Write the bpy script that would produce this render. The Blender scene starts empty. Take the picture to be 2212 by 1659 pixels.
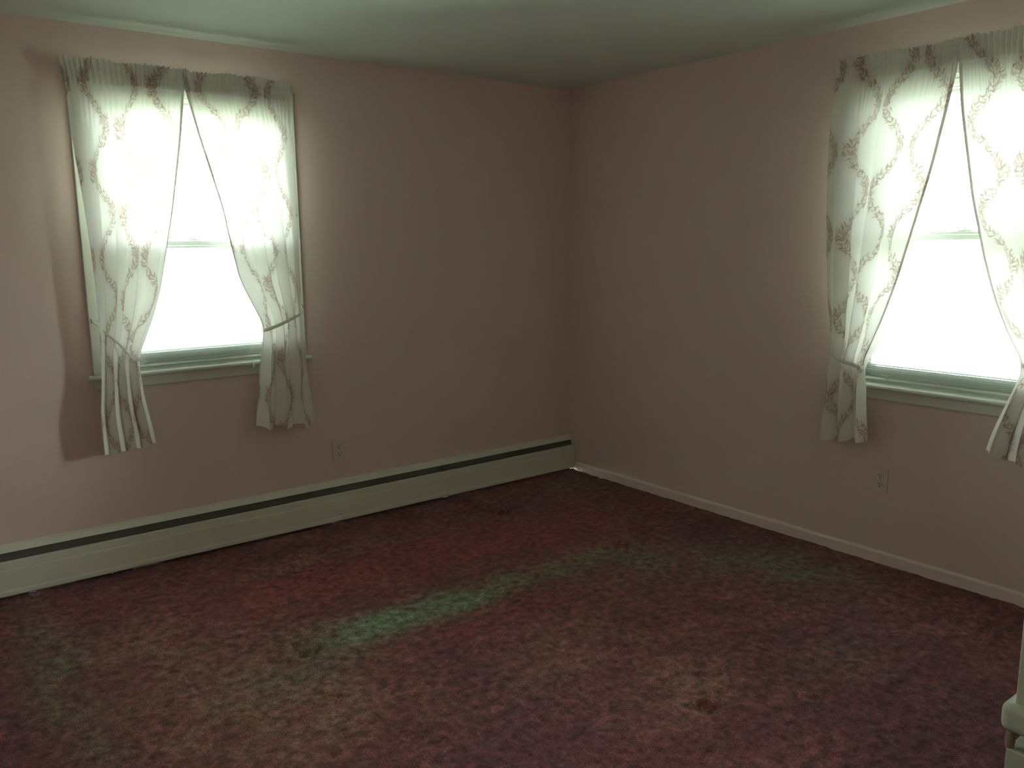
import bpy, bmesh, math, random
import numpy as np
from mathutils import Vector, Matrix

S = bpy.context.scene
COL = S.collection
PI = math.pi

# ------------------------------------------------------------------ camera
def make_camera():
    cx, cy, cz = -3.6348, -4.0812, 1.4986
    yaw, pit, rol, fpx = 0.9132, -0.1675, -0.0108, 1799.62
    f = Vector((math.cos(yaw) * math.cos(pit), math.sin(yaw) * math.cos(pit), math.sin(pit)))
    r = Vector((math.sin(yaw), -math.cos(yaw), 0))
    u = r.cross(f)
    r2 = r * math.cos(rol) + u * math.sin(rol)
    u2 = -r * math.sin(rol) + u * math.cos(rol)
    cd = bpy.data.cameras.new('camera')
    cd.sensor_width = 36
    cd.lens = fpx / 2212 * 36
    cd.clip_start = .05
    o = bpy.data.objects.new('camera', cd)
    COL.objects.link(o)
    m = Matrix((r2, u2, -f)).transposed().to_4x4()
    m.translation = (cx, cy, cz)
    o.matrix_world = m
    S.camera = o
make_camera()

# ------------------------------------------------------------------ daylight outside
SKY = 116.0
def make_world():
    w = bpy.data.worlds.new('overcast_daylight')
    S.world = w
    w.use_nodes = True
    nt = w.node_tree
    nt.nodes.clear()
    N = nt.nodes.new
    tc = N('ShaderNodeTexCoord')
    sp = N('ShaderNodeSeparateXYZ')
    nt.links.new(tc.outputs['Generated'], sp.inputs[0])
    # height: lawn light below the horizon, bright sky above it
    mr = N('ShaderNodeMapRange')
    mr.inputs['From Min'].default_value = -.12
    mr.inputs['From Max'].default_value = .12
    nt.links.new(sp.outputs['Z'], mr.inputs['Value'])
    mix = N('ShaderNodeMix')
    mix.data_type = 'RGBA'
    mix.inputs['A'].default_value = (.36, .42, .33, 1)
    mix.inputs['B'].default_value = (.93, 1.0, 1.0, 1)
    nt.links.new(mr.outputs['Result'], mix.inputs['Factor'])
    # the sky is brighter on the +y side of the house
    my = N('ShaderNodeMapRange')
    my.inputs['From Min'].default_value = -.1
    my.inputs['From Max'].default_value = .8
    my.inputs['To Min'].default_value = .62
    my.inputs['To Max'].default_value = 1.45
    nt.links.new(sp.outputs['Y'], my.inputs['Value'])
    ml = N('ShaderNodeMath')
    ml.operation = 'MULTIPLY'
    ml.inputs[1].default_value = SKY
    nt.links.new(my.outputs['Result'], ml.inputs[0])
    bg = N('ShaderNodeBackground')
    nt.links.new(mix.outputs['Result'], bg.inputs['Color'])
    nt.links.new(ml.outputs[0], bg.inputs['Strength'])
    out = N('ShaderNodeOutputWorld')
    nt.links.new(bg.outputs[0], out.inputs[0])
make_world()

S.view_settings.view_transform = 'Standard'
S.view_settings.look = 'None'
S.view_settings.gamma = 1
S.view_settings.use_curve_mapping = False
S.view_settings.exposure = 0.0
cy = S.cycles
cy.use_denoising = True
cy.max_bounces = 10
cy.diffuse_bounces = 7
cy.transparent_max_bounces = 24
cy.sample_clamp_indirect = 6

H = 2.44
XW, YS = -4.35, -4.75          # west and south walls, behind the camera

# windows: centre along the wall, opening half width, sill height
WIN = {1: dict(axis=1, c=-2.355, hw=.43, zb=.932),
       2: dict(axis=0, c=-2.43, hw=.43, zb=.844)}
ZT = 2.165

def portal(k):
    w = WIN[k]
    ld = bpy.data.lights.new('window_portal', 'AREA')
    ld.shape = 'RECTANGLE'
    ld.size = w['hw'] * 2
    ld.size_y = ZT - w['zb']
    ld.cycles.is_portal = True
    o = bpy.data.objects.new('window_portal', ld)
    COL.objects.link(o)
    zc = (ZT + w['zb']) / 2
    if w['axis'] == 1:
        o.location = (w['c'], .165, zc)
        d = Vector((0, -1, 0))
    else:
        o.location = (.165, w['c'], zc)
        d = Vector((-1, 0, 0))
    o.rotation_euler = d.to_track_quat('-Z', 'Z').to_euler()
portal(1)
portal(2)

# ------------------------------------------------------------------ materials
def new_mat(name):
    m = bpy.data.materials.new(name)
    m.use_nodes = True
    nt = m.node_tree
    b = nt.nodes['Principled BSDF']
    return m, nt, b

def lin(c):
    return tuple(((v / 255) / 12.92 if v / 255 < .04045 else ((v / 255 + .055) / 1.055) ** 2.4) for v in c)

def paint(name, col, rough=.6, bump=0.0, scale=300, var=.04, spec=.3, metal=0):
    m, nt, b = new_mat(name)
    N, L = nt.nodes.new, nt.links.new
    tc = N('ShaderNodeTexCoord')
    n1 = N('ShaderNodeTexNoise')
    n1.inputs['Scale'].default_value = 2.3
    n1.inputs['Detail'].default_value = 4
    L(tc.outputs['Object'], n1.inputs['Vector'])
    cr = N('ShaderNodeMix')
    cr.data_type = 'RGBA'
    cr.inputs['A'].default_value = (*[c * (1 - var) for c in col], 1)
    cr.inputs['B'].default_value = (*[min(1, c * (1 + var)) for c in col], 1)
    L(n1.outputs['Fac'], cr.inputs['Factor'])
    L(cr.outputs['Result'], b.inputs['Base Color'])
    b.inputs['Roughness'].default_value = rough
    b.inputs['Specular IOR Level'].default_value = spec
    b.inputs['Metallic'].default_value = metal
    if bump:
        n2 = N('ShaderNodeTexNoise')
        n2.inputs['Scale'].default_value = scale
        n2.inputs['Detail'].default_value = 3
        L(tc.outputs['Object'], n2.inputs['Vector'])
        bp = N('ShaderNodeBump')
        bp.inputs['Strength'].default_value = bump
        bp.inputs['Distance'].default_value = .002
        L(n2.outputs['Fac'], bp.inputs['Height'])
        L(bp.outputs['Normal'], b.inputs['Normal'])
    return m

M = {}
M['wall'] = paint('pink_wall_paint', (.69, .55, .52), .85, .25, 220, .03, .15)
M['ceiling'] = paint('ceiling_paint', (.66, .72, .66), .9, .3, 160, .02, .1)
M['trim'] = paint('white_trim_paint', (.62, .64, .57), .45, .05, 60, .02, .4)
M['base'] = paint('cream_pink_baseboard_paint', (.80, .68, .63), .5, .05, 60, .03, .35)
M['heater'] = paint('cream_enamel', (.66, .67, .55), .42, .06, 40, .05, .4)
M['fin'] = paint('dusty_aluminium_fins', (.10, .10, .08), .6, .2, 30, .3, .3)
M['plate'] = paint('painted_outlet_plate', (.66, .55, .51), .5, 0, 1, .02, .4)
M['slot'] = paint('dark_slot', (.03, .025, .02), .8)
M['plastic'] = paint('white_plastic', (.75, .78, .76), .35, 0, 1, .02, .5)
M['metal'] = paint('dark_hook_metal', (.05, .05, .05), .4, metal=.8)
M['rod'] = paint('white_enamelled_rod', (.75, .75, .72), .3, metal=.1)
M['cabinet'] = paint('cream_cabinet_paint', (.40, .42, .32), .5, .06, 50, .05, .35)
M['foot'] = paint('scuffed_wood', (.20, .16, .10), .6, .1, 40, .25, .3)

def slat_mat():
    m, nt, b = new_mat('white_blind_slat')
    N, L = nt.nodes.new, nt.links.new
    b.inputs['Base Color'].default_value = (.72, .76, .74, 1)
    b.inputs['Roughness'].default_value = .4
    tr = N('ShaderNodeBsdfTranslucent')
    tr.inputs['Color'].default_value = (.6, .65, .62, 1)
    mx = N('ShaderNodeMixShader')
    mx.inputs[0].default_value = .04
    L(b.outputs[0], mx.inputs[1])
    L(tr.outputs[0], mx.inputs[2])
    L(mx.outputs[0], nt.nodes['Material Output'].inputs[0])
    return m
M['slat'] = slat_mat()

def glass_mat():
    m, nt, b = new_mat('clear_window_glass')
    N, L = nt.nodes.new, nt.links.new
    tr = N('ShaderNodeBsdfTransparent')
    tr.inputs['Color'].default_value = (.93, .96, .94, 1)
    gl = N('ShaderNodeBsdfGlossy')
    gl.inputs['Roughness'].default_value = .02
    fr = N('ShaderNodeFresnel')
    fr.inputs['IOR'].default_value = 1.45
    mx = N('ShaderNodeMixShader')
    L(fr.outputs[0], mx.inputs[0])
    L(tr.outputs[0], mx.inputs[1])
    L(gl.outputs[0], mx.inputs[2])
    L(mx.outputs[0], nt.nodes['Material Output'].inputs[0])
    return m
M['glass'] = glass_mat()

def screen_mat():
    # fine insect mesh: too fine to resolve, lets about two thirds of the light through
    m, nt, b = new_mat('insect_mesh')
    N, L = nt.nodes.new, nt.links.new
    b.inputs['Base Color'].default_value = (.12, .13, .13, 1)
    tr = N('ShaderNodeBsdfTransparent')
    mx = N('ShaderNodeMixShader')
    mx.inputs[0].default_value = .5
    L(tr.outputs[0], mx.inputs[1])
    L(b.outputs[0], mx.inputs[2])
    L(mx.outputs[0], nt.nodes['Material Output'].inputs[0])
    return m
M['screen'] = screen_mat()

def cloth_mat(name, transl=.098):
    m, nt, b = new_mat(name)
    nt.nodes.remove(b)
    N, L = nt.nodes.new, nt.links.new
    at = N('ShaderNodeAttribute')
    at.attribute_name = 'leaf_print'
    tc = N('ShaderNodeTexCoord')
    nz = N('ShaderNodeTexNoise')
    nz.inputs['Scale'].default_value = 40
    nz.inputs['Detail'].default_value = 3
    L(tc.outputs['Object'], nz.inputs['Vector'])
    ink = N('ShaderNodeMix')
    ink.data_type = 'RGBA'
    ink.inputs['A'].default_value = (.50, .33, .28, 1)
    ink.inputs['B'].default_value = (.34, .19, .17, 1)
    L(nz.outputs['Fac'], ink.inputs['Factor'])
    mc = N('ShaderNodeMix')
    mc.data_type = 'RGBA'
    mc.inputs['A'].default_value = (.86, .86, .80, 1)
    L(at.outputs['Fac'], mc.inputs['Factor'])
    L(ink.outputs['Result'], mc.inputs['B'])
    # weave
    n2 = N('ShaderNodeTexNoise')
    n2.inputs['Scale'].default_value = 500
    L(tc.outputs['Object'], n2.inputs['Vector'])
    bp = N('ShaderNodeBump')
    bp.inputs['Strength'].default_value = .15
    bp.inputs['Distance'].default_value = .001
    L(n2.outputs['Fac'], bp.inputs['Height'])
    df = N('ShaderNodeBsdfDiffuse')
    tr = N('ShaderNodeBsdfTranslucent')
    lt = N('ShaderNodeMix')          # the ink is thin: it stains transmitted light less
    lt.data_type = 'RGBA'
    lt.inputs['A'].default_value = (.86, .86, .80, 1)
    lt.inputs['B'].default_value = (.40, .32, .26, 1)
    L(at.outputs['Fac'], lt.inputs['Factor'])
    L(mc.outputs['Result'], df.inputs['Color'])
    L(lt.outputs['Result'], tr.inputs['Color'])
    for x in (df, tr):
        L(bp.outputs['Normal'], x.inputs['Normal'])
    mx = N('ShaderNodeMixShader')
    mx.inputs[0].default_value = transl
    L(df.outputs[0], mx.inputs[1])
    L(tr.outputs[0], mx.inputs[2])
    L(mx.outputs[0], nt.nodes['Material Output'].inputs[0])
    return m
M['cloth'] = cloth_mat('leaf_print_curtain_cloth')

# ------------------------------------------------------------------ mesh helpers
def bx(bm, x0, x1, y0, y1, z0, z1, bev=0, seg=1):
    """Add a box (optionally bevelled) to a bmesh."""
    t = bmesh.new()
    bmesh.ops.create_cube(t, size=1)
    sx, sy, sz = abs(x1 - x0), abs(y1 - y0), abs(z1 - z0)
    for v in t.verts:
        v.co = Vector(((x0 + x1) / 2 + v.co.x * sx, (y0 + y1) / 2 + v.co.y * sy, (z0 + z1) / 2 + v.co.z * sz))
    if bev:
        bmesh.ops.bevel(t, geom=list(t.edges), offset=bev, segments=seg, profile=.5, affect='EDGES')
    me = bpy.data.meshes.new('tmp')
    t.to_mesh(me)
    t.free()
    bm.from_mesh(me)
    bpy.data.meshes.remove(me)

def prism(bm, prof, a, b, axis):
    """Sweep a closed (d, z) profile along the wall from a to b. axis 1 = left wall, 0 = right wall."""
    n = len(prof)
    rings = []
    for s in (a, b):
        rings.append([bm.verts.new(P(axis, s, d, z)) for d, z in prof])
    for i in range(n):
        j = (i + 1) % n
        bm.faces.new((rings[0][i], rings[0][j], rings[1][j], rings[1][i]))
    bm.faces.new(rings[0][::-1])
    bm.faces.new(rings[1])
    bmesh.ops.recalc_face_normals(bm, faces=bm.faces)

def tube(bm, pts, r, n=8, caps=True):
    pts = [Vector(p) for p in pts]
    rings = []
    prev = None
    for i, p in enumerate(pts):
        t = (pts[min(i + 1, len(pts) - 1)] - pts[max(i - 1, 0)]).normalized()
        a = t.orthogonal() if prev is None else (prev - t * prev.dot(t))
        a.normalize()
        prev = a
        b = t.cross(a)
        rr = r[i] if isinstance(r, (list, tuple)) else r
        rings.append([bm.verts.new(p + (a * math.cos(k * 2 * PI / n) + b * math.sin(k * 2 * PI / n)) * rr) for k in range(n)])
    for i in range(len(rings) - 1):
        for k in range(n):
            bm.faces.new((rings[i][k], rings[i][(k + 1) % n], rings[i + 1][(k + 1) % n], rings[i + 1][k]))
    if caps:
        bm.faces.new(rings[0][::-1])
        bm.faces.new(rings[-1])

def P(axis, s, d, z):
    """(position along wall, distance into the room, height) -> world."""
    return Vector((s, -d, z)) if axis == 1 else Vector((-d, s, z))

def wbx(bm, axis, s0, s1, d0, d1, z0, z1, bev=0, seg=1):
    a, b = P(axis, s0, d0, z0), P(axis, s1, d1, z1)
    bx(bm, min(a.x, b.x), max(a.x, b.x), min(a.y, b.y), max(a.y, b.y), z0, z1, bev, seg)

def obj(name, bm, mat, parent=None, smooth=False):
    me = bpy.data.meshes.new(name)
    if isinstance(bm, bmesh.types.BMesh):
        bm.to_mesh(me)
        bm.free()
    o = bpy.data.objects.new(name, me)
    COL.objects.link(o)
    me.materials.append(mat)
    if smooth:
        me.polygons.foreach_set('use_smooth', [True] * len(me.polygons))
    if parent:
        o.parent = parent
        o.matrix_parent_inverse = Matrix.Translation(parent.location).inverted()
    return o

def grid_obj(name, co, mat, parent=None, attr=None, double=False):
    """co: (rows, cols, 3) numpy array -> smooth quad sheet."""
    R, Cn = co.shape[:2]
    me = bpy.data.meshes.new(name)
    idx = np.arange(R * Cn).reshape(R, Cn)
    f = np.stack([idx[:-1, :-1], idx[:-1, 1:], idx[1:, 1:], idx[1:, :-1]], -1).reshape(-1, 4)
    me.vertices.add(R * Cn)
    me.vertices.foreach_set('co', co.reshape(-1).astype(np.float32))
    me.loops.add(f.size)
    me.loops.foreach_set('vertex_index', f.reshape(-1).astype(np.int32))
    me.polygons.add(len(f))
    me.polygons.foreach_set('loop_start', (np.arange(len(f)) * 4).astype(np.int32))
    me.polygons.foreach_set('loop_total', np.full(len(f), 4, np.int32))
    me.polygons.foreach_set('use_smooth', np.ones(len(f), bool))
    me.update(calc_edges=True)
    if attr is not None:
        for k, v in attr.items():
            a = me.attributes.new(k, 'FLOAT', 'POINT')
            a.data.foreach_set('value', v.reshape(-1).astype(np.float32))
    me.validate()
    o = bpy.data.objects.new(name, me)
    COL.objects.link(o)
    me.materials.append(mat)
    if parent:
        o.parent = parent
        o.matrix_parent_inverse = Matrix.Translation(parent.location).inverted()
    return o

def thing(name, label, cat, loc, group=None):
    o = bpy.data.objects.new(name, None)
    COL.objects.link(o)
    o.location = loc
    o.empty_display_size = .1
    o['label'] = label
    o['category'] = cat
    if group:
        o['group'] = group
    return o

def struct(o, label=None):
    o['kind'] = 'structure'
    if label:
        o['label'] = label
    return o

# ------------------------------------------------------------------ value noise (numpy)
def vnoise(x, y, seed=0):
    rs = np.random.RandomState(seed)
    T = rs.rand(256, 256)
    xi, yi = np.floor(x).astype(int), np.floor(y).astype(int)
    fx, fy = x - xi, y - yi
    fx, fy = fx * fx * (3 - 2 * fx), fy * fy * (3 - 2 * fy)
    g = lambda a, b: T[a % 256, b % 256]
    return (g(xi, yi) * (1 - fx) + g(xi + 1, yi) * fx) * (1 - fy) + (g(xi, yi + 1) * (1 - fx) + g(xi + 1, yi + 1) * fx) * fy

def fbm(x, y, seed=0, octv=4):
    v, a, s = 0, 1, 0
    for k in range(octv):
        v = v + a * vnoise(x * 2 ** k + 17.3 * k, y * 2 ** k + 5.1 * k, seed + k)
        s += a
        a *= .5
    return v / s

# ------------------------------------------------------------------ walls, ceiling
def wall_with_hole(name, axis, k, a, b):
    w = WIN[k]
    s0, s1 = w['c'] - w['hw'], w['c'] + w['hw']
    z0, z1 = w['zb'] - .02, ZT
    T = .16
    bm = bmesh.new()
    wbx(bm, axis, a, s0, -T, 0, 0, H)
    wbx(bm, axis, s1, b, -T, 0, 0, H)
    wbx(bm, axis, s0, s1, -T, 0, 0, z0)
    wbx(bm, axis, s0, s1, -T, 0, z1, H)
    bmesh.ops.remove_doubles(bm, verts=bm.verts, dist=1e-5)
    # drop the hidden faces shared by two neighbouring blocks
    seen = {}
    for f in bm.faces:
        key = tuple(round(c, 4) for c in f.calc_center_median())
        seen.setdefault(key, []).append(f)
    return struct(obj(name, bm, M['wall']))

wall_with_hole('wall_left', 1, 1, XW, 0)
wall_with_hole('wall_right', 0, 2, YS, 0.16)
bm = bmesh.new(); bx(bm, XW - .12, .16, YS - .12, YS, 0, H); struct(obj('wall_near', bm, M['wall']))
bm = bmesh.new(); bx(bm, XW - .12, XW, YS, .16, 0, H); struct(obj('wall_far_left', bm, M['wall']))
bm = bmesh.new(); bx(bm, XW - .12, .16, YS - .12, .16, H, H + .1); struct(obj('ceiling', bm, M['ceiling']))

# ------------------------------------------------------------------ carpeted floor
def carpet_mat():
    m, nt, b = new_mat('mottled_rose_carpet')
    N, L = nt.nodes.new, nt.links.new
    tc = N('ShaderNodeTexCoord')
    def noise(scale, detail=4, rough=.6, sx=1, sy=1):
        mp = N('ShaderNodeMapping')
        mp.inputs['Scale'].default_value = (sx, sy, 1)
        L(tc.outputs['Object'], mp.inputs['Vector'])
        n = N('ShaderNodeTexNoise')
        n.inputs['Scale'].default_value = scale
        n.inputs['Detail'].default_value = detail
        n.inputs['Roughness'].default_value = rough
        L(mp.outputs['Vector'], n.inputs['Vector'])
        return n
    def ramp(src, stops):
        r = N('ShaderNodeValToRGB')
        e = r.color_ramp.elements
        while len(e) > 1:
            e.remove(e[0])
        e[0].position = stops[0][0]
        e[0].color = (*stops[0][1], 1)
        for p, c in stops[1:]:
            q = e.new(p)
            q.color = (*c, 1)
        L(src, r.inputs['Fac'])
        return r.outputs['Color']
    def mix(a, bb, fac, mode='MIX'):
        x = N('ShaderNodeMix')
        x.data_type = 'RGBA'
        x.blend_type = mode
        for sock, v in (('A', a), ('B', bb), ('Factor', fac)):
            if hasattr(v, 'type'):
                L(v, x.inputs[sock])
            elif sock == 'Factor':
                x.inputs[sock].default_value = v
            else:
                x.inputs[sock].default_value = (*v, 1)
        return x.outputs['Result']
    # dyed colour fields and the green strip come from the mesh attributes
    def att(nm):
        a = N('ShaderNodeAttribute')
        a.attribute_name = nm
        return a.outputs['Fac']
    base = ramp(noise(5.5, 6, .62).outputs['Fac'], [(.30, (.105, .030, .033)), (.5, (.162, .044, .042)), (.70, (.225, .080, .070))])
    base = mix(base, (.245, .125, .085), att('tan_wear'))
    base = mix(base, (.225, .042, .047), att('crimson_dye'))
    base = mix(base, (.115, .035, .055), att('plum_dye'))
    base = mix(base, (.155, .125, .085), att('olive_wear'))
    base = mix(base, (.180, .225, .135), att('green_strip'))
    clump = ramp(noise(26, 6, .72).outputs['Fac'], [(.34, (.30, .27, .27)), (.5, (.92, .92, .92)), (.66, (1.75, 1.75, 1.75))])
    col = mix(base, clump, 1.0, 'MULTIPLY')
    fine = ramp(noise(190, 3, .7).outputs['Fac'], [(.32, (.45, .45, .45)), (.68, (1.6, 1.6, 1.6))])
    col = mix(col, fine, 1.0, 'MULTIPLY')
    L(col, b.inputs['Base Color'])
    b.inputs['Roughness'].default_value = .95
    b.inputs['Specular IOR Level'].default_value = .08
    b.inputs['Sheen Weight'].default_value = .15
    nb = noise(150, 4, .7)
    bp = N('ShaderNodeBump')
    bp.inputs['Strength'].default_value = .9
    bp.inputs['Distance'].default_value = .006
    L(nb.outputs['Fac'], bp.inputs['Height'])
    L(bp.outputs['Normal'], b.inputs['Normal'])
    return m

DENTS = [(-2.474, -1.292, .050, .036), (-.78, -1.274, .045, .024), (-1.619, -2.485, .036, .020), (-.93, -1.33, .03, .006)]
def make_floor():
    nx, ny = 560, 620
    xs = np.linspace(XW, 0, nx)
    ys = np.linspace(YS, 0, ny)
    X, Y = np.meshgrid(xs, ys, indexing='ij')
    wx = X + .12 * (fbm(X * 4, Y * 4, 3) - .5)
    wy = Y + .12 * (fbm(X * 4, Y * 4, 9) - .5)
    Z = .007 * (fbm(X * 22, Y * 22, 21, 3) - .5) + .004 * (fbm(X * 70, Y * 70, 31, 2) - .5)
    for dx, dy, r, dep in DENTS:
        q = np.hypot(X - dx, (Y - dy)) / r
        Z -= dep * np.exp(-q ** 4)
        Z += .15 * dep * np.exp(-((q - 1.5) / .35) ** 2)
    # crease in the carpet near the heater joint
    def segd(x0, y0, x1, y1, px, py):
        vx, vy = x1 - x0, y1 - y0
        t = np.clip(((px - x0) * vx + (py - y0) * vy) / (vx * vx + vy * vy), 0, 1)
        return np.hypot(px - x0 - t * vx, py - y0 - t * vy), t
    for sg in [(-1.02, -.08, -.93, -.46), (-.93, -.46, -.78, -.44)]:
        dd, t = segd(*sg, X, Y)
        Z += .008 * np.exp(-(dd / .018) ** 2) - .006 * np.exp(-((dd - .035) / .015) ** 2)
    mott = fbm(X * 9, Y * 9, 77, 5)
    def blob(x, y, rx, ry, rot=0, k=1):
        c, s = math.cos(rot), math.sin(rot)
        u = ((wx - x) * c + (wy - y) * s) / rx
        v = (-(wx - x) * s + (wy - y) * c) / ry
        return k * np.exp(-(u * u + v * v))
    mod = np.clip(-.2 + 2.4 * mott, .1, 1.5)
    # greener strip of carpet colour, broken up by the mottle, that runs between two of the furniture dents
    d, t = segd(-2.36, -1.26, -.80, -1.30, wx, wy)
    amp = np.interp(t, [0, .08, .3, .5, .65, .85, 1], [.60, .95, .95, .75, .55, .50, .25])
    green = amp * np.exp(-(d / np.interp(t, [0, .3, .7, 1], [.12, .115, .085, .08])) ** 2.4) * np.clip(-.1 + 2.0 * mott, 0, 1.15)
    olive = blob(-3.24, -.95, .10, .75, 0, .75) + blob(-2.55, -1.45, .22, .12, 0, .6) + blob(-.75, -1.55, .42, .20, -.5, .7) \
        + blob(-.35, -2.0, .25, .3, 0, .65) + blob(-2.0, -.45, .5, .07, 0, .35) + blob(-.25, -.35, .25, .2, 0, .45) + blob(-1.0, -2.55, .3, .14, 0, .25)
    tan = blob(-2.75, -1.55, .42, .40, .4, .85) + blob(-2.95, -.9, .25, .3, 0, .5) + blob(-1.55, -2.35, .22, .15, 0, .6) + blob(-1.75, -1.9, .45, .2, .4, .35)
    crim = blob(-1.25, -.80, .75, .26, -.1, .95) + blob(-2.3, -.75, .45, .22, 0, .55) + blob(-.55, -1.55, .25, .12, 0, .5) + blob(-3.0, -.35, .4, .2, 0, .35) \
        + blob(-1.75, -1.55, .5, .13, 0, .55)
    plum = blob(-.30, -1.55, .20, .35, 0, .85) + blob(-2.15, -2.25, .3, .22, 0, .65) + blob(-1.15, -3.0, .6, .45, 0, .65) + blob(-3.5, -1.2, .15, .6, 0, .7) \
        + blob(-2.05, -1.70, .14, .3, 0, .4) + blob(-.7, -2.45, .4, .3, 0, .5) + blob(-.6, -.45, .4, .14, 0, .45)
    attr = dict(green_strip=np.clip(green, 0, 1), olive_wear=np.clip(olive * mod, 0, .9), tan_wear=np.clip(tan * mod, 0, .9),
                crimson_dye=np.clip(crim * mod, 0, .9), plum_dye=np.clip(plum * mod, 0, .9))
    co = np.stack([X, Y, Z], -1)
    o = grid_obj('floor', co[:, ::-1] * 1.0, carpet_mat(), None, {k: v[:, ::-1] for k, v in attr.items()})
    return struct(o)
make_floor()
# slab below the carpet
bm = bmesh.new(); bx(bm, XW - .12, .16, YS - .12, .16, -.16, -.04); struct(obj('floor_slab', bm, M['wall']))

# ------------------------------------------------------------------ baseboards
bm = bmesh.new()
prism(bm, [(0, -.01), (.012, -.01), (.012, .046), (.009, .053), (.004, .057), (0, .057)], YS, -.066, 0)
struct(obj('baseboard_right', bm, M['base']))
bm = bmesh.new(); bx(bm, XW, XW + .012, YS, 0, -.01, .057, .002); struct(obj('baseboard_far_left', bm, M['base']))
bm = bmesh.new(); bx(bm, XW, 0, YS, YS + .012, -.01, .057, .002); struct(obj('baseboard_near', bm, M['base']))

# ------------------------------------------------------------------ baseboard heater on the left wall
def heater():
    x0, x1 = XW + .02, -.004
    t = thing('baseboard_heater', 'long cream metal baseboard heater with dark slot along the foot of the left wall', 'heater', ((x0 + x1) / 2, -.03, 0))
    bm = bmesh.new()
    # back plate whose top leans forward over the fins
    prism(bm, [(0, .012), (.0015, .012), (.0015, .2250), (.004, .2285), (.012, .2270), (.030, .2055), (.031, .2035), (.029, .2030), (.010, .2220), (0.0, .2330)], x0, x1, 1)
    obj('back_plate', bm, M['heater'], t)
    bm = bmesh.new()
    # front cover: rolled top lip, shallow crease, rolled foot
    prism(bm, [(.047, .1655), (.047, .1695), (.050, .1720), (.0545, .1712), (.0555, .168), (.0555, .134), (.0572, .1315), (.0572, .045),
               (.0595, .036), (.0595, .022), (.056, .0165), (.046, .0165), (.046, .019), (.0545, .0195), (.0565, .024), (.0565, .034), (.0548, .044),
               (.0548, .130), (.0530, .133), (.0530, .1655), (.0515, .169), (.0495, .169)], x0, x1 , 1)
    obj('front_cover', bm, M['heater'], t)
    bm = bmesh.new()
    wbx(bm, 1, x0, x1, .004, .048, .06, .125)
    fin = obj('heating_fins', bm, M['fin'], t)
    bm = bmesh.new()
    # hinged damper blade hanging in the slot
    prism(bm, [(.010, .215), (.012, .216), (.026, .170), (.024, .169)], x0, x1, 1)
    obj('damper_blade', bm, M['fin'], t)
    for xj in (-1.038, -.14):
        bm = bmesh.new()
        if xj == -.14:
            prism(bm, [(.0, .2345), (.004, .2310), (.031, .2078), (.032, .2035), (.030, .2030), (.003, .2280)], xj - .002, xj + .002, 1)
        else:
            prism(bm, [(.0, .2345), (.004, .2315), (.031, .2085), (.033, .2035), (.030, .2025), (.003, .2280)], xj - .03, xj + .03, 1)
        obj('joint_strip', bm, M['heater'], t)
    bm = bmesh.new()
    wbx(bm, 1, -1.0395, -1.0365, .020, .048, .165, .204)
    obj('slot_divider', bm, M['fin'], t)
    for xj in (-1.038,):
        bm = bmesh.new()
        wbx(bm, 1, xj - .02, xj + .02, .055, .0605, .012, .024, .001)
        obj('cover_clip', bm, M['heater'], t)
    bm = bmesh.new()
    wbx(bm, 1, -.0055, -.0035, .0, .052, .02, .205)
    obj('end_plate', bm, M['heater'], t)
heater()

# ------------------------------------------------------------------ outlets
def outlet(axis, s0, s1, z0, z1, label):
    sc, zc = (s0 + s1) / 2, (z0 + z1) / 2
    t = thing('wall_outlet', label, 'electrical outlet', P(axis, sc, 0, zc), 'wall outlets painted like the walls')
    bm = bmesh.new()
    wbx(bm, axis, s0, s1, 0, .0065, z0, z1, .002, 2)
    obj('cover_plate', bm, M['plate'], t)
    for dz in (.0205, -.0205):
        bm = bmesh.new()
        n = 24
        prof = []
        for k in range(n):
            a = 2 * PI * k / n
            ss = max(-.0165, min(.0165, .0185 * math.cos(a)))
            zz = max(-.0135, min(.0135, .0160 * math.sin(a)))
            prof.append((ss, zz))
        r0 = [bm.verts.new(P(axis, sc + a, .0055, zc + dz + b)) for a, b in prof]
        r1 = [bm.verts.new(P(axis, sc + a * .97, .0085, zc + dz + b * .97)) for a, b in prof]
        for i in range(n):
            bm.faces.new((r0[i], r0[(i + 1) % n], r1[(i + 1) % n], r1[i]))
        bm.faces.new(r1)
        bmesh.ops.recalc_face_normals(bm, faces=bm.faces)
        rc = obj('receptacle', bm, M['plate'], t)
        bm = bmesh.new()
        wbx(bm, axis, sc - .0075, sc - .0050, .0080, .0088, zc + dz + .0005, zc + dz + .0085)
        wbx(bm, axis, sc + .0050, sc + .0075, .0080, .0088, zc + dz + .0005, zc + dz + .0085)
        tube(bm, [P(axis, sc, .0080, zc + dz - .0065), P(axis, sc, .0089, zc + dz - .0065)], .0031, 12)
        h = obj('prong_slots', bm, M['slot'], rc)
        h.matrix_parent_inverse = Matrix.Translation(rc.matrix_world.translation - rc.matrix_world.translation)
        h.matrix_parent_inverse = Matrix.Identity(4)
    bm = bmesh.new()
    tube(bm, [P(axis, sc, .006, zc), P(axis, sc, .0074, zc)], .003, 12)
    obj('plate_screw', bm, M['plate'], t)
outlet(1, -1.720, -1.650, .337, .452, 'duplex outlet on the left wall between the window and the room corner')
outlet(0, -2.203, -2.133, .338, .452, 'duplex outlet on the right wall, below the window with the wide bare gap')

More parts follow.
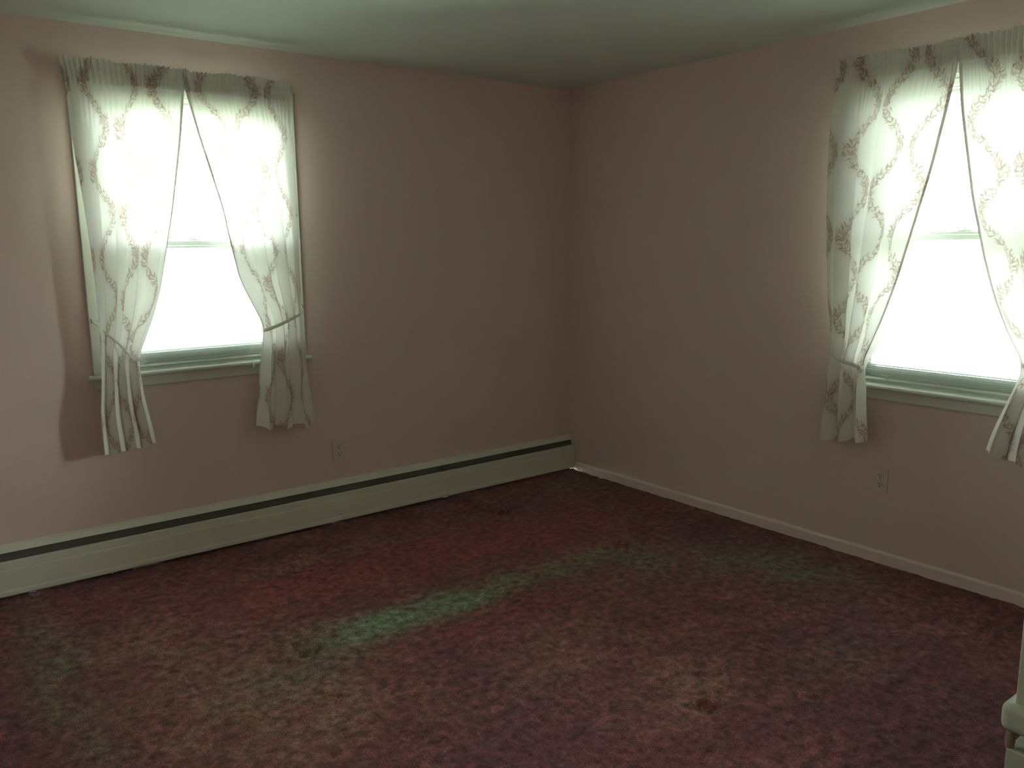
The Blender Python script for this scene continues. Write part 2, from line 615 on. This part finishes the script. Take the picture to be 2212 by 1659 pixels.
# ------------------------------------------------------------------ windows
def window(k):
    w = WIN[k]
    ax, c, hw, zb = w['axis'], w['c'], w['hw'], w['zb']
    s0, s1 = c - hw, c + hw
    t = bpy.data.objects.new('window_%d' % k, None)
    COL.objects.link(t)
    t.location = P(ax, c, 0, zb)
    t['kind'] = 'structure'
    CW = .077
    bm = bmesh.new()           # casing: two legs and a head, flat boards with eased edges
    wbx(bm, ax, s0 - CW, s0 + .004, 0, .018, zb, ZT + CW, .003, 2)
    wbx(bm, ax, s1 - .004, s1 + CW, 0, .018, zb, ZT + CW, .003, 2)
    wbx(bm, ax, s0 - CW, s1 + CW, 0, .019, ZT - .004, ZT + CW, .003, 2)
    obj('window_casing', bm, M['trim'], t)
    bm = bmesh.new()           # jamb liners
    wbx(bm, ax, s0, s0 + .014, -.155, .0, zb - .02, ZT)
    wbx(bm, ax, s1 - .014, s1, -.155, .0, zb - .02, ZT)
    wbx(bm, ax, s0, s1, -.155, .0, ZT - .016, ZT)
    wbx(bm, ax, s0, s1, -.165, -.05, zb - .02, zb + .008)
    for e in (s0 + .014, s1 - .026):   # stops
        wbx(bm, ax, e, e + .012, -.050, -.040, zb, ZT - .016)
    obj('window_jamb', bm, M['trim'], t)
    bm = bmesh.new()
    prism(bm, [(-.05, zb - .020), (.036, zb - .020), (.043, zb - .017), (.045, zb - .010), (.043, zb - .003), (.036, zb), (-.05, zb)], s0 - CW - .022, s1 + CW + .022, ax)
    obj('window_sill', bm, M['trim'], t)
    bm = bmesh.new()
    prism(bm, [(0, zb - .072), (.010, zb - .072), (.014, zb - .066), (.014, zb - .020), (0, zb - .020)], s0 - CW, s1 + CW, ax)
    obj('window_apron', bm, M['trim'], t)
    zm = 1.51
    a0, a1 = s0 + .014, s1 - .014
    def sash(name, dd, z0, z1, bot, top):
        bm = bmesh.new()
        wbx(bm, ax, a0, a0 + .042, dd - .030, dd, z0, z1, .003)
        wbx(bm, ax, a1 - .042, a1, dd - .030, dd, z0, z1, .003)
        wbx(bm, ax, a0 + .04, a1 - .04, dd - .030, dd, z0, z0 + bot, .003)
        wbx(bm, ax, a0 + .04, a1 - .04, dd - .030, dd, z1 - top, z1, .003)
        o = obj(name, bm, M['trim'], t)
        bm = bmesh.new()
        wbx(bm, ax, a0 + .04, a1 - .04, dd - .017, dd - .013, z0 + bot - .003, z1 - top + .003)
        obj('glass_pane', bm, M['glass'], o).matrix_parent_inverse = Matrix.Identity(4)
        return o
    lo = sash('lower_sash', -.052, zb + .008, zm + .018, .075, .036)
    sash('upper_sash', -.086, zm - .018, ZT - .016, .036, .045)
    bm = bmesh.new()           # sash lock on the meeting rail
    wbx(bm, ax, c - .03, c + .03, -.076, -.056, zm + .018, zm + .024, .001)
    tube(bm, [P(ax, c, -.066, zm + .024), P(ax, c, -.066, zm + .032)], .011, 12)
    tube(bm, [P(ax, c, -.066, zm + .030), P(ax, c + .035, -.060, zm + .034)], .004, 8)
    obj('sash_lock', bm, M['plastic'], t)
    bm = bmesh.new()
    wbx(bm, ax, a0, a1, -.1395, -.139, zb + .01, zm)
    if k == 1:
        obj('insect_screen', bm, M['screen'], t)
    bm = bmesh.new()
    for q in ((a0, a0 + .02, zb + .008, zm + .01), (a1 - .02, a1, zb + .008, zm + .01)):
        wbx(bm, ax, q[0], q[1], -.146, -.132, q[2], q[3])
    wbx(bm, ax, a0, a1, -.146, -.132, zb + .008, zb + .028)
    wbx(bm, ax, a0, a1, -.146, -.132, zm - .008, zm + .012)
    obj('screen_frame', bm, M['plastic'], t)
window(1)
window(2)

# ------------------------------------------------------------------ mini blinds
def blind(k, label, tassel):
    w = WIN[k]
    ax, c, hw, zb = w['axis'], w['c'], w['hw'], w['zb']
    s0, s1 = c - hw + .020, c + hw - .020
    dc = -.020
    t = thing('mini_blind', label, 'window blind', P(ax, c, dc, zb), 'white mini blinds')
    bm = bmesh.new()
    wbx(bm, ax, s0, s1, dc - .014, dc + .014, ZT - .043, ZT - .018, .002)
    obj('headrail', bm, M['plastic'], t)
    zr = zb + .022
    bm = bmesh.new()
    wbx(bm, ax, s0, s1, dc - .012, dc + .012, zr - .006, zr + .006, .003, 2)
    obj('bottom_rail', bm, M['slat'], t)
    bm = bmesh.new()
    zs = [zr + .014 + .0085 * i for i in range(8)]
    z = zs[-1] + .020
    n = int(round((ZT - .055 - z) / .0215))
    step = (ZT - .055 - z) / n
    zs += [z + step * i for i in range(n + 1)]
    rnd = random.Random(k)
    for i, z in enumerate(zs):
        tilt = math.radians(2 + rnd.uniform(-1, 1)) if i > 8 else math.radians(rnd.uniform(6, 12))
        prof = []
        for q in (-1, -.5, 0, .5, 1):
            e = q * .0125
            prof.append((dc + e * math.cos(tilt), z + e * math.sin(tilt) * 1 + .0016 * (1 - q * q)))
        for s_a, s_b in ((s0, s1),):
            up = [[bm.verts.new(P(ax, s, d_, z_)) for d_, z_ in prof] for s in (s_a, s_b)]
            for j in range(4):
                bm.faces.new((up[0][j], up[0][j + 1], up[1][j + 1], up[1][j]))
    obj('slats', bm, M['slat'], t, True)
    for s in (s0 + .13, c, s1 - .13):
        if s == c:
            continue
        bm = bmesh.new()
        for dd in (-.0128, .0128):
            tube(bm, [P(ax, s, dc + dd, ZT - .04), P(ax, s, dc + dd, zr + .004)], .0006, 5)
        # slack ladder string bunched over the rail, with its end button
        rr = random.Random(int(s * 100))
        for q in range(7):
            pts = []
            a = rr.uniform(0, PI)
            for j in range(7):
                pts.append(P(ax, s + .018 * math.cos(a + j * .8) * rr.uniform(.3, 1), dc + .016 + rr.uniform(-.002, .004), zr + .016 + .010 * math.sin(j * 1.1 + a) * rr.uniform(.3, 1)))
            tube(bm, pts, .0009, 5)
        tube(bm, [P(ax, s, dc + .010, zr - .001), P(ax, s, dc + .015, zr - .001)], .006, 10)
        obj('ladder_cord', bm, M['plastic'], t)
    if tassel:
        s = tassel
        pts = [P(ax, s + .004, dc + .016, ZT - .04), P(ax, s, dc + .018, 1.3), P(ax, s, -.000, zb + .12), P(ax, s, .050, zb + .02), P(ax, s, .052, zb - .005)]
        bm = bmesh.new()
        tube(bm, pts, .0009, 6)
        cd = obj('pull_cord', bm, M['plastic'], t)
        bm = bmesh.new()
        tube(bm, [P(ax, s, .052, zb - .002), P(ax, s, .052, zb - .007), P(ax, s, .052, zb - .024), P(ax, s, .052, zb - .028)], [.0018, .0035, .0065, .0045], 12)
        obj('tassel', bm, M['plastic'], cd).matrix_parent_inverse = Matrix.Identity(4)
blind(1, 'white mini blind with slats open and a pull cord tassel, in the left window', -2.143)
blind(2, 'white mini blind with open slats in the window of the right wall', None)

# ------------------------------------------------------------------ curtains
PW, PP = .215, .37            # trellis of leafy vines: column spacing, vertical repeat
def leaf_field(rows, cols, cw, ch, seed, off):
    """Printed vine pattern over a cloth of cw x ch metres -> density array (row 0 = top)."""
    D = np.zeros((rows, cols))
    rs = random.Random(seed)
    sx, sy = cols / cw, rows / ch
    def leaf(x, y, ang, ln, wd, k):
        n = int(ln * max(sx, sy)) + 3
        ci, ri = int(x * sx), int(y * sy)
        c0, c1, r0, r1 = max(0, ci - n), min(cols, ci + n), max(0, ri - n), min(rows, ri + n)
        if c0 >= c1 or r0 >= r1:
            return
        cc, rr = np.meshgrid(np.arange(c0, c1) / sx - x, np.arange(r0, r1) / sy - y)
        u = cc * math.cos(ang) - rr * math.sin(ang)
        v = cc * math.sin(ang) + rr * math.cos(ang)
        t = np.clip(u / ln, 0, 1)
        hw_ = wd * .5 * np.sin(PI * t ** .8) + 1e-6
        inside = np.clip((hw_ - np.abs(v)) / .0012 + .5, 0, 1) * ((u > 0) & (u < ln))
        vein = np.where(np.abs(v) < .0012, .25, 0) * inside
        side = np.where(v > 0, k, k * .55)
        D[r0:r1, c0:c1] = np.maximum(D[r0:r1, c0:c1], inside * side + vein * .4)
    ncol = int(cw / PW) + 3
    for kx in range(-1, ncol):
        ph = 0 if kx % 2 == 0 else PI
        y = -.05
        i = 0
        while y < ch + .05:
            a = 2 * PI * (y + off[1]) / PP + ph
            x = (kx + .5) * PW + off[0] + .29 * PW * math.cos(a)
            dx = -.29 * PW * 2 * PI / PP * math.sin(a)
            base = math.atan2(1, -dx)         # direction going up the cloth
            cusp = abs(math.cos(a))
            leaf(x, y, base, .020, .0030, .55)                      # stem
            for sg in (1, -1):                                       # second, outer row of leaves on short side shoots
                if (i + (sg > 0)) % 2 == 0:
                    o_ = rs.uniform(.012, .032)
                    leaf(x + sg * o_, y + .004, base + sg * rs.uniform(.15, .55), rs.uniform(.026, .038), rs.uniform(.009, .0115), rs.uniform(.5, .95))
            for sg in (1, -1):
                l = rs.uniform(.020, .034) * (1 + .25 * cusp)
                leaf(x, y, base + sg * rs.uniform(.45, .95), l, rs.uniform(.0085, .0115), rs.uniform(.55, .95))
            if cusp > .93 and i % 2 == 0:                            # plume where two vines meet
                for q in (-.9, -.5, 0, .5, .9):
                    leaf(x, y, PI / 2 + q, .042, .009, rs.uniform(.5, .85))
            if i % 3 == 0:                                           # outlying sprig
                sg = 1 if math.sin(a) > 0 else -1
                bx_ = x + sg * .018
                for q in (-.5, 0, .5):
                    leaf(bx_, y, PI / 2 - sg * .7 + q, .026, .008, .6)
            y += .0155
            i += 1
    # soft tinted ground between the leaves
    from_x = np.arange(cols)[None, :] / sx
    yy = np.arange(rows)[:, None] / sy
    soft = np.zeros_like(D)
    for kx in range(-1, ncol):
        ph = 0 if kx % 2 == 0 else PI
        xc = (kx + .5) * PW + off[0] + .29 * PW * np.cos(2 * PI * (yy + off[1]) / PP + ph)
        soft = np.maximum(soft,   .26 * np.exp(-((from_x - xc) / .040) ** 2))
    return np.clip(np.maximum(D, soft), 0, 1)

def smooth_interp(z, pts):
    zz = np.array([p[0] for p in pts])[::-1]
    ss = np.array([p[1] for p in pts])[::-1]
    o = np.argsort(zz)
    zz, ss = zz[o], ss[o]
    acc = 0
    for dz in np.linspace(-.05, .05, 9):
        acc = acc + np.interp(z + dz, zz, ss)
    return acc / 9

def curtain(ax, out_pts, in_pts, ztie, seed, nf, label, off, hem_ext=0, zbot=(.575, .575), hemshape=None):
    rows, cols = 640, 340
    CWD = .72
    ZTOP = 2.283
    rs = np.random.RandomState(seed)
    U, Tt = np.meshgrid(np.linspace(0, 1, cols), np.linspace(0, 1, rows))
    # lower edge: a little uneven, scalloped hem
    zb = zbot[0] + (zbot[1] - zbot[0]) * U + .010 * np.sin(2 * PI * (nf * U + .2)) + .003 * np.abs(np.sin(2 * PI * 22 * U))
    zt = ZTOP + .012 * (fbm(U * 9, U * 0 + seed, seed, 3) - .5) * 2 + .004 * np.sin(2 * PI * 26 * U)
    Z = zt + (zb - zt) * Tt
    so, si = smooth_interp(Z, out_pts), smooth_interp(Z, in_pts)
    w = np.abs(si - so)
    sgn = np.sign(si - so)
    # cloth parameter warped so that pleats differ in size
    p1, p2 = rs.uniform(0, 6, 2)
    Uw = U + .035 * np.sin(2 * PI * U + p1) * np.sin(PI * U) + .02 * np.sin(5 * PI * U + p2) * np.sin(PI * U)
    tie = np.exp(-((Z - ztie) / .16) ** 2)
    below = np.clip((ztie - Z) / .25, 0, 1)
    above = np.clip((Z - ztie) / .9, 0, 1)
    header = np.clip((Z - 1.98) / .2, 0, 1) ** 1.5
    th = 2 * PI * nf * Uw + p1 + .5 * np.sin(2.2 * Z + p2)
    A = .010 + .012 * (1 - above) - .006 * tie + .004 * below
    A = np.where(Z > 2.0, A * (1 - .85 * np.clip((Z - 2.0) / .15, 0, 1)), A)
    B = (w / nf) * (.045 + .075 * (1 - above) - .03 * below) * (1 - header)
    thh = 2 * PI * 24 * Uw + 2.0 * np.sin(3 * U * PI + p2)
    gath = header * (.0045 + .0015 * np.sin(9 * U + p1))
    s = so + sgn * (w * Uw + B * np.sin(2 * th) * np.sin(PI * np.clip(U, 0, 1)) ** .5)
    rodd = .090
    dbase = rodd + .012 * np.sin(PI * np.clip((2.15 - Z) / 1.1, 0, 1)) + .004 * below
    d = dbase + A * np.sin(th) + gath * np.sin(thh) + .004 * header * (fbm(U * 30, Z * 14, seed + 5, 2) - .5)
    # broad soft undulation
    d += .006 * (fbm(U * 3, Z * 2.2, seed + 9, 2) - .5) * (1 - header)
    d += .005 * (fbm(U * 10, Z * 26, seed + 19, 3) - .5) * (1 - header) * np.clip(tie + .35, 0, 1)
    # the rod pocket is stitched just below the rod
    pinch = np.exp(-((Z - 2.237) / .006) ** 2) + np.exp(-((Z - 2.187) / .004) ** 2)
    d -= .003 * pinch
    d = np.maximum(d, .050 + .004 * np.sin(th))
    def world(s_, d_, z_):
        return np.stack([s_, -d_, z_], -1) if ax == 1 else np.stack([-d_, s_, z_], -1)
    # pattern
    pr = leaf_field(rows, cols, CWD, ZTOP - .57, seed, off)
    base = P(ax, float(so[0, 0]), .072, 2.2)
    t = thing('curtain', label, 'curtain', base, 'leaf print tie back curtains')
    flip = (slice(None), slice(None, None, -1))
    grid_obj('drape', world(s, d, Z), M['cloth'], t, dict(leaf_print=pr))
    # back layer of the header and rod pocket (cloth folded over the rod)
    r1 = int(rows * .0575)
    hz = Z[:r1]
    rod_b = np.exp(-((hz - 2.214) / .013) ** 2)
    dh = d[:r1] - .003 - .016 * rod_b - .0015 * np.sin(thh[:r1] + 1)
    grid_obj('rod_pocket', world(s[:r1], dh, hz), M['cloth'], t, dict(leaf_print=pr[:r1]))
    # turned side hem on the inner edge
    c1 = int(cols * .972)
    sh, dh2, zh = s[:, c1:].copy(), d[:, c1:] - .0030, Z[:, c1:]
    if hem_ext:
        e = hem_ext * np.exp(-((zh - 1.22) / .26) ** 4)
        q = np.linspace(0, 1, cols - c1)[None, :]
        sh = sh + sgn[:, c1:] * e * q
        dh2 = dh2 - .012 * q * (e / hem_ext)
    grid_obj('side_hem', world(sh, dh2, zh), M['cloth'], t, dict(leaf_print=pr[:, c1:] * .3))
    r2 = int(rows * .988)
    grid_obj('bottom_hem', world(s[r2:], d[r2:] - .0025, Z[r2:]), M['cloth'], t, dict(leaf_print=pr[r2:] * .3))
    return t

LL = dict(
    out=[(2.29, -2.897), (2.188, -2.882), (1.95, -2.875), (1.665, -2.855), (1.37, -2.842), (1.169, -2.842), (.984, -2.845), (.861, -2.857), (.757, -2.871), (.598, -2.867), (.5, -2.866)],
    inn=[(2.29, -2.385), (2.197, -2.395), (1.98, -2.426), (1.65, -2.489), (1.437, -2.538), (1.304, -2.566), (1.173, -2.609), (1.083, -2.648), (.999, -2.682), (.842, -2.673), (.645, -2.640), (.5, -2.632)])
LR = dict(
    inn=[(2.29, -2.400), (2.197, -2.395), (1.985, -2.343), (1.668, -2.258), (1.567, -2.243), (1.339, -2.198), (1.23, -2.148), (1.104, -2.088), (.946, -2.115), (.815, -2.130), (.617, -2.157), (.5, -2.165)],
    out=[(2.29, -1.888), (2.184, -1.894), (1.904, -1.896), (1.567, -1.895), (1.179, -1.893), (.939, -1.883), (.762, -1.868), (.597, -1.848), (.5, -1.84)])
RL = dict(
    out=[(2.29, -1.882), (2.189, -1.888), (2.072, -1.875), (1.941, -1.870), (1.679, -1.876), (1.511, -1.881), (1.165, -1.904), (1.004, -1.930), (.877, -1.913), (.731, -1.905), (.599, -1.887), (.5, -1.885)],
    inn=[(2.29, -2.412), (2.169, -2.417), (2.057, -2.397), (1.795, -2.351), (1.617, -2.306), (1.438, -2.259), (1.3, -2.222), (1.156, -2.173), (1.058, -2.134), (.931, -2.084), (.866, -2.108), (.71, -2.118), (.613, -2.131), (.5, -2.14)])
RR = dict(
    inn=[(2.29, -2.415), (2.197, -2.421), (2.025, -2.446), (1.645, -2.524), (1.545, -2.553), (1.448, -2.576), (1.272, -2.631), (1.102, -2.701), (1.009, -2.760), (.919, -2.733), (.752, -2.674), (.648, -2.645), (.5, -2.635)],
    out=[(2.29, -2.965), (2.19, -2.96), (1.9, -2.965), (1.3, -2.955), (1.0, -2.935), (.85, -2.945), (.6, -2.965), (.5, -2.97)])
curtain(1, LL['out'], LL['inn'], 1.00, 11, 3.4, 'left curtain of the left wall window, tied back low at its inner side', (.05, .09), 0, (.575, .600))
curtain(1, LR['out'], LR['inn'], 1.08, 23, 3.2, 'right curtain of the left wall window, its tieback rising to the right', (.02, .30), 0, (.575, .600))
curtain(0, RL['out'], RL['inn'], .93, 37, 2.8, 'left curtain of the right wall window, a white hem turned out beside the pane', (.10, .16), .045, (.560, .590))
curtain(0, RR['out'], RR['inn'], 1.00, 41, 3.2, 'right curtain of the right wall window, cut off by the photo edge', (.06, .02), 0, (.560, .640))

# rods with returns to the wall
def rod(k, s0, s1, label):
    ax = WIN[k]['axis']
    t = thing('curtain_rod', label, 'curtain rod', P(ax, (s0 + s1) / 2, .063, 2.214), 'flat white curtain rods')
    bm = bmesh.new()
    wbx(bm, ax, s0, s1, .077, .0795, 2.193, 2.231, .001)
    obj('rod_bar', bm, M['rod'], t)
    for s in (s0, s1):
        bm = bmesh.new()
        wbx(bm, ax, s - .001, s + .001, .0, .0795, 2.193, 2.231)
        wbx(bm, ax, s - .010, s + .010, .0, .003, 2.198, 2.230, .001)
        obj('wall_bracket', bm, M['rod'], t)
rod(1, -2.87, -1.905, 'flat white curtain rod over the window in the left wall')
rod(2, -2.95, -1.895, 'flat white curtain rod over the window in the right wall')

# ------------------------------------------------------------------ tiebacks and hooks
def tieback(ax, hook, inner, zmid, label, hooklabel, front=.112):
    """hook=(s,z), inner=(s,z) of the gathered inner edge."""
    hs, hz = hook
    is_, iz = inner
    dr = 1 if is_ > hs else -1
    ctrl = [(hs, .032, hz), (hs + dr * .012, .060, hz - .012), (hs + dr * .045, .100, hz - (hz - iz) * .30), ((hs + is_) / 2, front, (hz + iz) / 2 - .008),
            (is_ - dr * .035, front - .004, iz + .012), (is_ + dr * .006, .095, iz), (is_ + dr * .010, .070, iz + .002), (is_ - dr * .01, .050, iz + .010),
            ((hs + is_) / 2, .040, (hz + iz) / 2 + .02), (hs + dr * .03, .036, hz - .01), (hs, .032, hz)]
    wid = [.005, .007, .011, .016, .018, .018, .017, .016, .015, .010, .005]
    pts, ws = [], []
    n = len(ctrl)
    V = [Vector(c) for c in ctrl]
    for i in range(n - 1):
        p0, p1, p2, p3 = V[max(i - 1, 0)], V[i], V[i + 1], V[min(i + 2, n - 1)]
        for j in range(8):
            t = j / 8
            q = .5 * ((2 * p1) + (-p0 + p2) * t + (2 * p0 - 5 * p1 + 4 * p2 - p3) * t * t + (-p0 + 3 * p1 - 3 * p2 + p3) * t ** 3)
            pts.append(q)
            ws.append(wid[i] + (wid[i + 1] - wid[i]) * t)
    rows = []
    for q, w_ in zip(pts, ws):
        row = []
        for e in np.linspace(-1, 1, 7):
            bulge = .0025 * (1 - e * e)
            row.append(P(ax, q.x, q.y + bulge * (1 if q.y > .06 else -1), q.z + e * w_ / 2))
        rows.append([tuple(v) for v in row])
    co = np.array(rows)
    pr = leaf_field(co.shape[0], co.shape[1], .5, .03, 5, (0, 0)) * .15
    t = thing('curtain_tieback', label, 'curtain tieback', P(ax, hs, .03, hz), 'cloth tiebacks')
    grid_obj('band', co, M['cloth'], t, dict(leaf_print=pr))
    bm = bmesh.new()
    ring = [P(ax, hs + .006 * math.cos(a), .032, hz + .006 * math.sin(a)) for a in np.linspace(0, 2 * PI, 14)]
    tube(bm, ring, .0012, 6, False)
    obj('loop_ring', bm, M['plastic'], t)
    bm = bmesh.new()
    hp = [P(ax, hs, 0, hz + .010), P(ax, hs, .030, hz + .010), P(ax, hs, .037, hz + .006), P(ax, hs, .038, hz - .001), P(ax, hs, .034, hz - .005), P(ax, hs, .030, hz - .004)]
    tube(bm, hp, .0016, 7)
    o = obj('curtain_hook', bm, M['metal'])
    o['label'] = hooklabel
    o['category'] = 'hook'
    o['group'] = 'small dark curtain hooks'
tieback(1, (-2.855, 1.175), (-2.682, .998), 1.08, 'cloth tieback sloping down to the right around the left curtain in the left wall', 'small dark hook on the casing at the far left of the left wall window')
tieback(1, (-1.862, 1.185), (-2.090, 1.088), 1.12, 'cloth tieback rising to the right around the right curtain of the left wall window', 'small dark hook at the right side of the left wall window')
tieback(0, (-1.905, .985), (-2.082, .925), .95, 'cloth tieback around the left curtain of the window in the right wall', 'small dark hook left of the window in the right wall', .108)
tieback(0, (-2.958, 1.10), (-2.760, 1.005), 1.05, 'cloth tieback on the curtain at the right edge of the photo', 'small dark hook beyond the curtain at the right edge')

# ------------------------------------------------------------------ cream cabinet at the right edge
def cabinet():
    x0, x1, y1, y0 = -1.272, -.86, -3.256, -3.80
    t = thing('cabinet', 'cream painted cabinet cut off at the lower right edge, with a wide rounded base moulding', 'cabinet', ((x0 + x1) / 2, (y0 + y1) / 2, 0))
    bm = bmesh.new()
    bx(bm, x0, x1, y0, y1, .24, .80, .004, 2)
    obj('body', bm, M['cabinet'], t)
    bm = bmesh.new()
    bx(bm, x0 - .02, x1 + .02, y0 - .02, y1 + .02, .80, .825, .006, 3)
    obj('top_board', bm, M['cabinet'], t)
    bm = bmesh.new()
    bx(bm, x0 - .022, x1 + .02, y0 - .03, y1 + .030, .160, .245, .024, 5)
    obj('base_moulding', bm, M['cabinet'], t)
    bm = bmesh.new()
    bx(bm, x0 + .035, x1 - .03, y0 + .03, y1 - .03, .10, .17)
    obj('recessed_base', bm, M['foot'], t)
    bm = bmesh.new()
    bx(bm, x0 - .002, x1, y0, y1 + .012, -.004, .106, .004, 2)
    obj('plinth', bm, M['cabinet'], t)
    for yy in (y1 + .008, y0 + .02):
        bm = bmesh.new()
        tube(bm, [(x0 + .012, yy, .100), (x0 + .012, yy, .125), (x0 + .012, yy, .162)], [.010, .013, .008], 12)
        obj('corner_block', bm, M['foot'], t)
cabinet()
